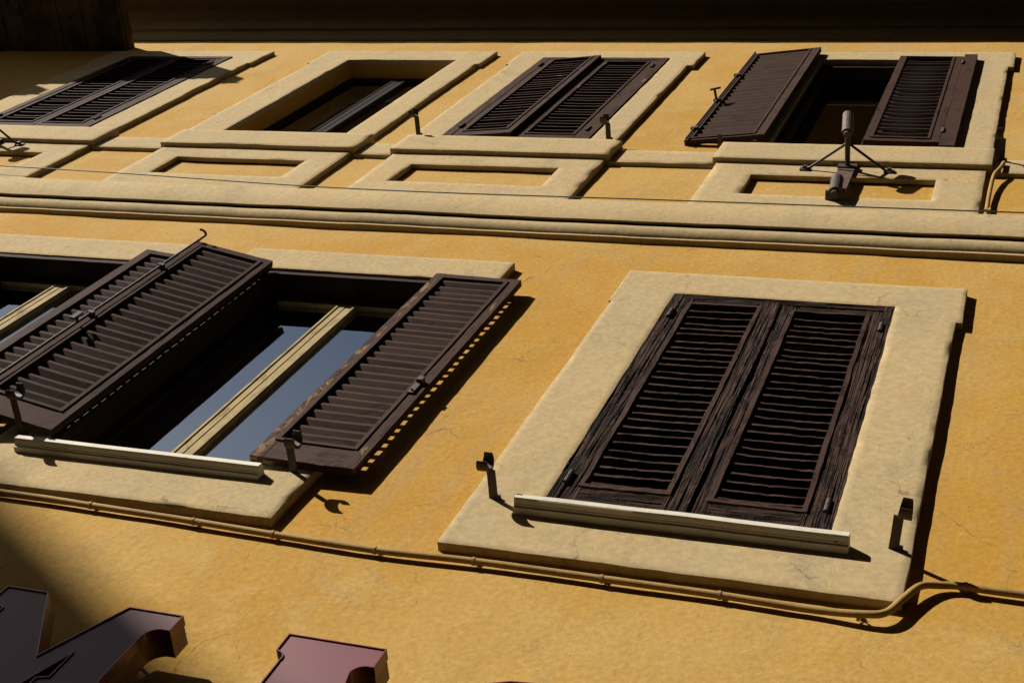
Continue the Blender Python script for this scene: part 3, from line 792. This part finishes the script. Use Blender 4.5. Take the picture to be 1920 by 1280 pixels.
# ------------------------------------------------------------------ sign letters
def letter(outer, holes, label, ch):
    cx = sum(p[0] for p in outer) / len(outer); zb = min(p[1] for p in outer); base = W(cx, 0.085, zb)
    t = thing("sign_letter", label, "letter", base, "raised sign letters along the bottom")
    loops = [outer] + holes
    def offs(lp, e):
        n = len(lp); A = sum(lp[i][0] * lp[(i + 1) % n][1] - lp[(i + 1) % n][0] * lp[i][1] for i in range(n)); sg = 1 if A > 0 else -1; out = []
        for i in range(n):
            p0, p1, p2 = Vector(lp[i - 1]), Vector(lp[i]), Vector(lp[(i + 1) % n])
            a = (p1 - p0).normalized(); b = (p2 - p1).normalized(); nn = Vector((a.y + b.y, -a.x - b.x)); nn = nn.normalized() if nn.length > 1e-6 else Vector((a.y, -a.x))
            k = 1 / max(0.4, nn.dot(Vector((a.y, -a.x)))); out.append(tuple(p1 + nn * e * k * sg))
        return out
    def prism(nm, mat, e_out, e_in, d0, d1, cap):
        bm = bmesh.new(); 
        for li, lp in enumerate(loops):
            q = offs(lp, e_out if li == 0 else -e_out)
            r0 = [bm.verts.new(W(x, d0, z) - base) for x, z in q]; r1 = [bm.verts.new(W(x, d1, z) - base) for x, z in q]
            n = len(q)
            for i in range(n): bm.faces.new((r0[i], r0[(i + 1) % n], r1[(i + 1) % n], r1[i]))
            if not cap:
                qi = offs(lp, e_in if li == 0 else -e_in)
                r2 = [bm.verts.new(W(x, d1, z) - base) for x, z in qi]; r3 = [bm.verts.new(W(x, d1 - 0.02, z) - base) for x, z in qi]
                for i in range(n):
                    bm.faces.new((r1[i], r1[(i + 1) % n], r2[(i + 1) % n], r2[i])); bm.faces.new((r2[i], r2[(i + 1) % n], r3[(i + 1) % n], r3[i]))
        return bm_obj(nm, bm, mat, t)
    prism("return", M['return'], -0.002, 0, 0.085, 0.168, True)
    prism("rim", M['rim'], 0.0015, -0.0025, 0.162, 0.203, False)
    bm = bmesh.new(); es = []
    for lp in loops:
        vs = [bm.verts.new(W(x, 0.1975, z) - base) for x, z in offs(lp, -0.001 if lp is outer else 0.001)]
        es += [bm.edges.new((vs[i], vs[(i + 1) % len(vs)])) for i in range(len(vs))]
    bmesh.ops.triangle_fill(bm, use_beauty=True, edges=es)
    bm_obj("face", bm, M['face'], t)
    bm = bmesh.new()
    for (x, z) in (outer[0], outer[len(outer) // 2]):
        c = W(x * 0.9 + cx * 0.1, 0.0, z * 0.85 + (zb + 0.25) * 0.15) - base
        tube(bm, [c, c + Vector((0, -0.10, 0))], 0.008, 8)
    bm_obj("stud", bm, M['iron'], t)

def arc(cx, cz, r, a0, a1, n): return [(cx + r * math.cos(math.radians(a0 + (a1 - a0) * i / n)), cz + r * math.sin(math.radians(a0 + (a1 - a0) * i / n))) for i in range(n + 1)]
zt, zb = 3.366, 2.86
Mo = [(-2.907, zt), (-2.688, zt), (-2.688, zt - 0.086)] + arc(-2.712, 3.222, 0.058, 98, 180, 6) + [(-2.770, 2.995)] + arc(-2.722, 2.995, 0.048, 180, 260, 5) + [(-2.690, 2.945), (-2.690, zb), (-2.99, zb), (-2.99, 2.945)] + [(-2.948, 2.96), (-2.948, 3.089), (-3.04, zb), (-3.14, zb), (-3.215, 2.99), (-3.235, 2.93), (-3.19, 2.915), (-3.19, zb), (-3.44, zb), (-3.44, 2.945), (-3.37, 2.96), (-3.37, 3.26), (-3.44, 3.28), (-3.44, zt + 0.01), (-3.264, zt + 0.01), (-3.062, 3.047)]
letter(Mo, [], "plum coloured serif letter M at the lower left corner", "M")
No = [(-2.268, zt - 0.004), (-1.908, zt - 0.004), (-1.908, zt - 0.10)] + arc(-1.926, 3.215, 0.05, 82, 170, 6) + [(-1.962, 3.16), (-1.962, 2.95), (-1.90, 2.94), (-1.90, zb), (-2.075, zb), (-2.075, 2.94), (-2.045, 2.95), (-2.105, 3.128), (-2.125, 2.95), (-2.09, 2.94), (-2.09, zb), (-2.29, zb), (-2.29, 2.94), (-2.232, 2.95), (-2.232, 3.22)] + arc(-2.262, 3.238, 0.032, -30, 85, 5) + [(-2.268, zt - 0.092)]
letter(No, [], "plum coloured serif letter standing alone, second from the left corner", "N")
letter(arc(-1.385, 3.052, 0.262, 0, 345, 23), [arc(-1.385, 3.052, 0.155, 0, 345, 23)], "round letter of which only the very top edge shows", "O")
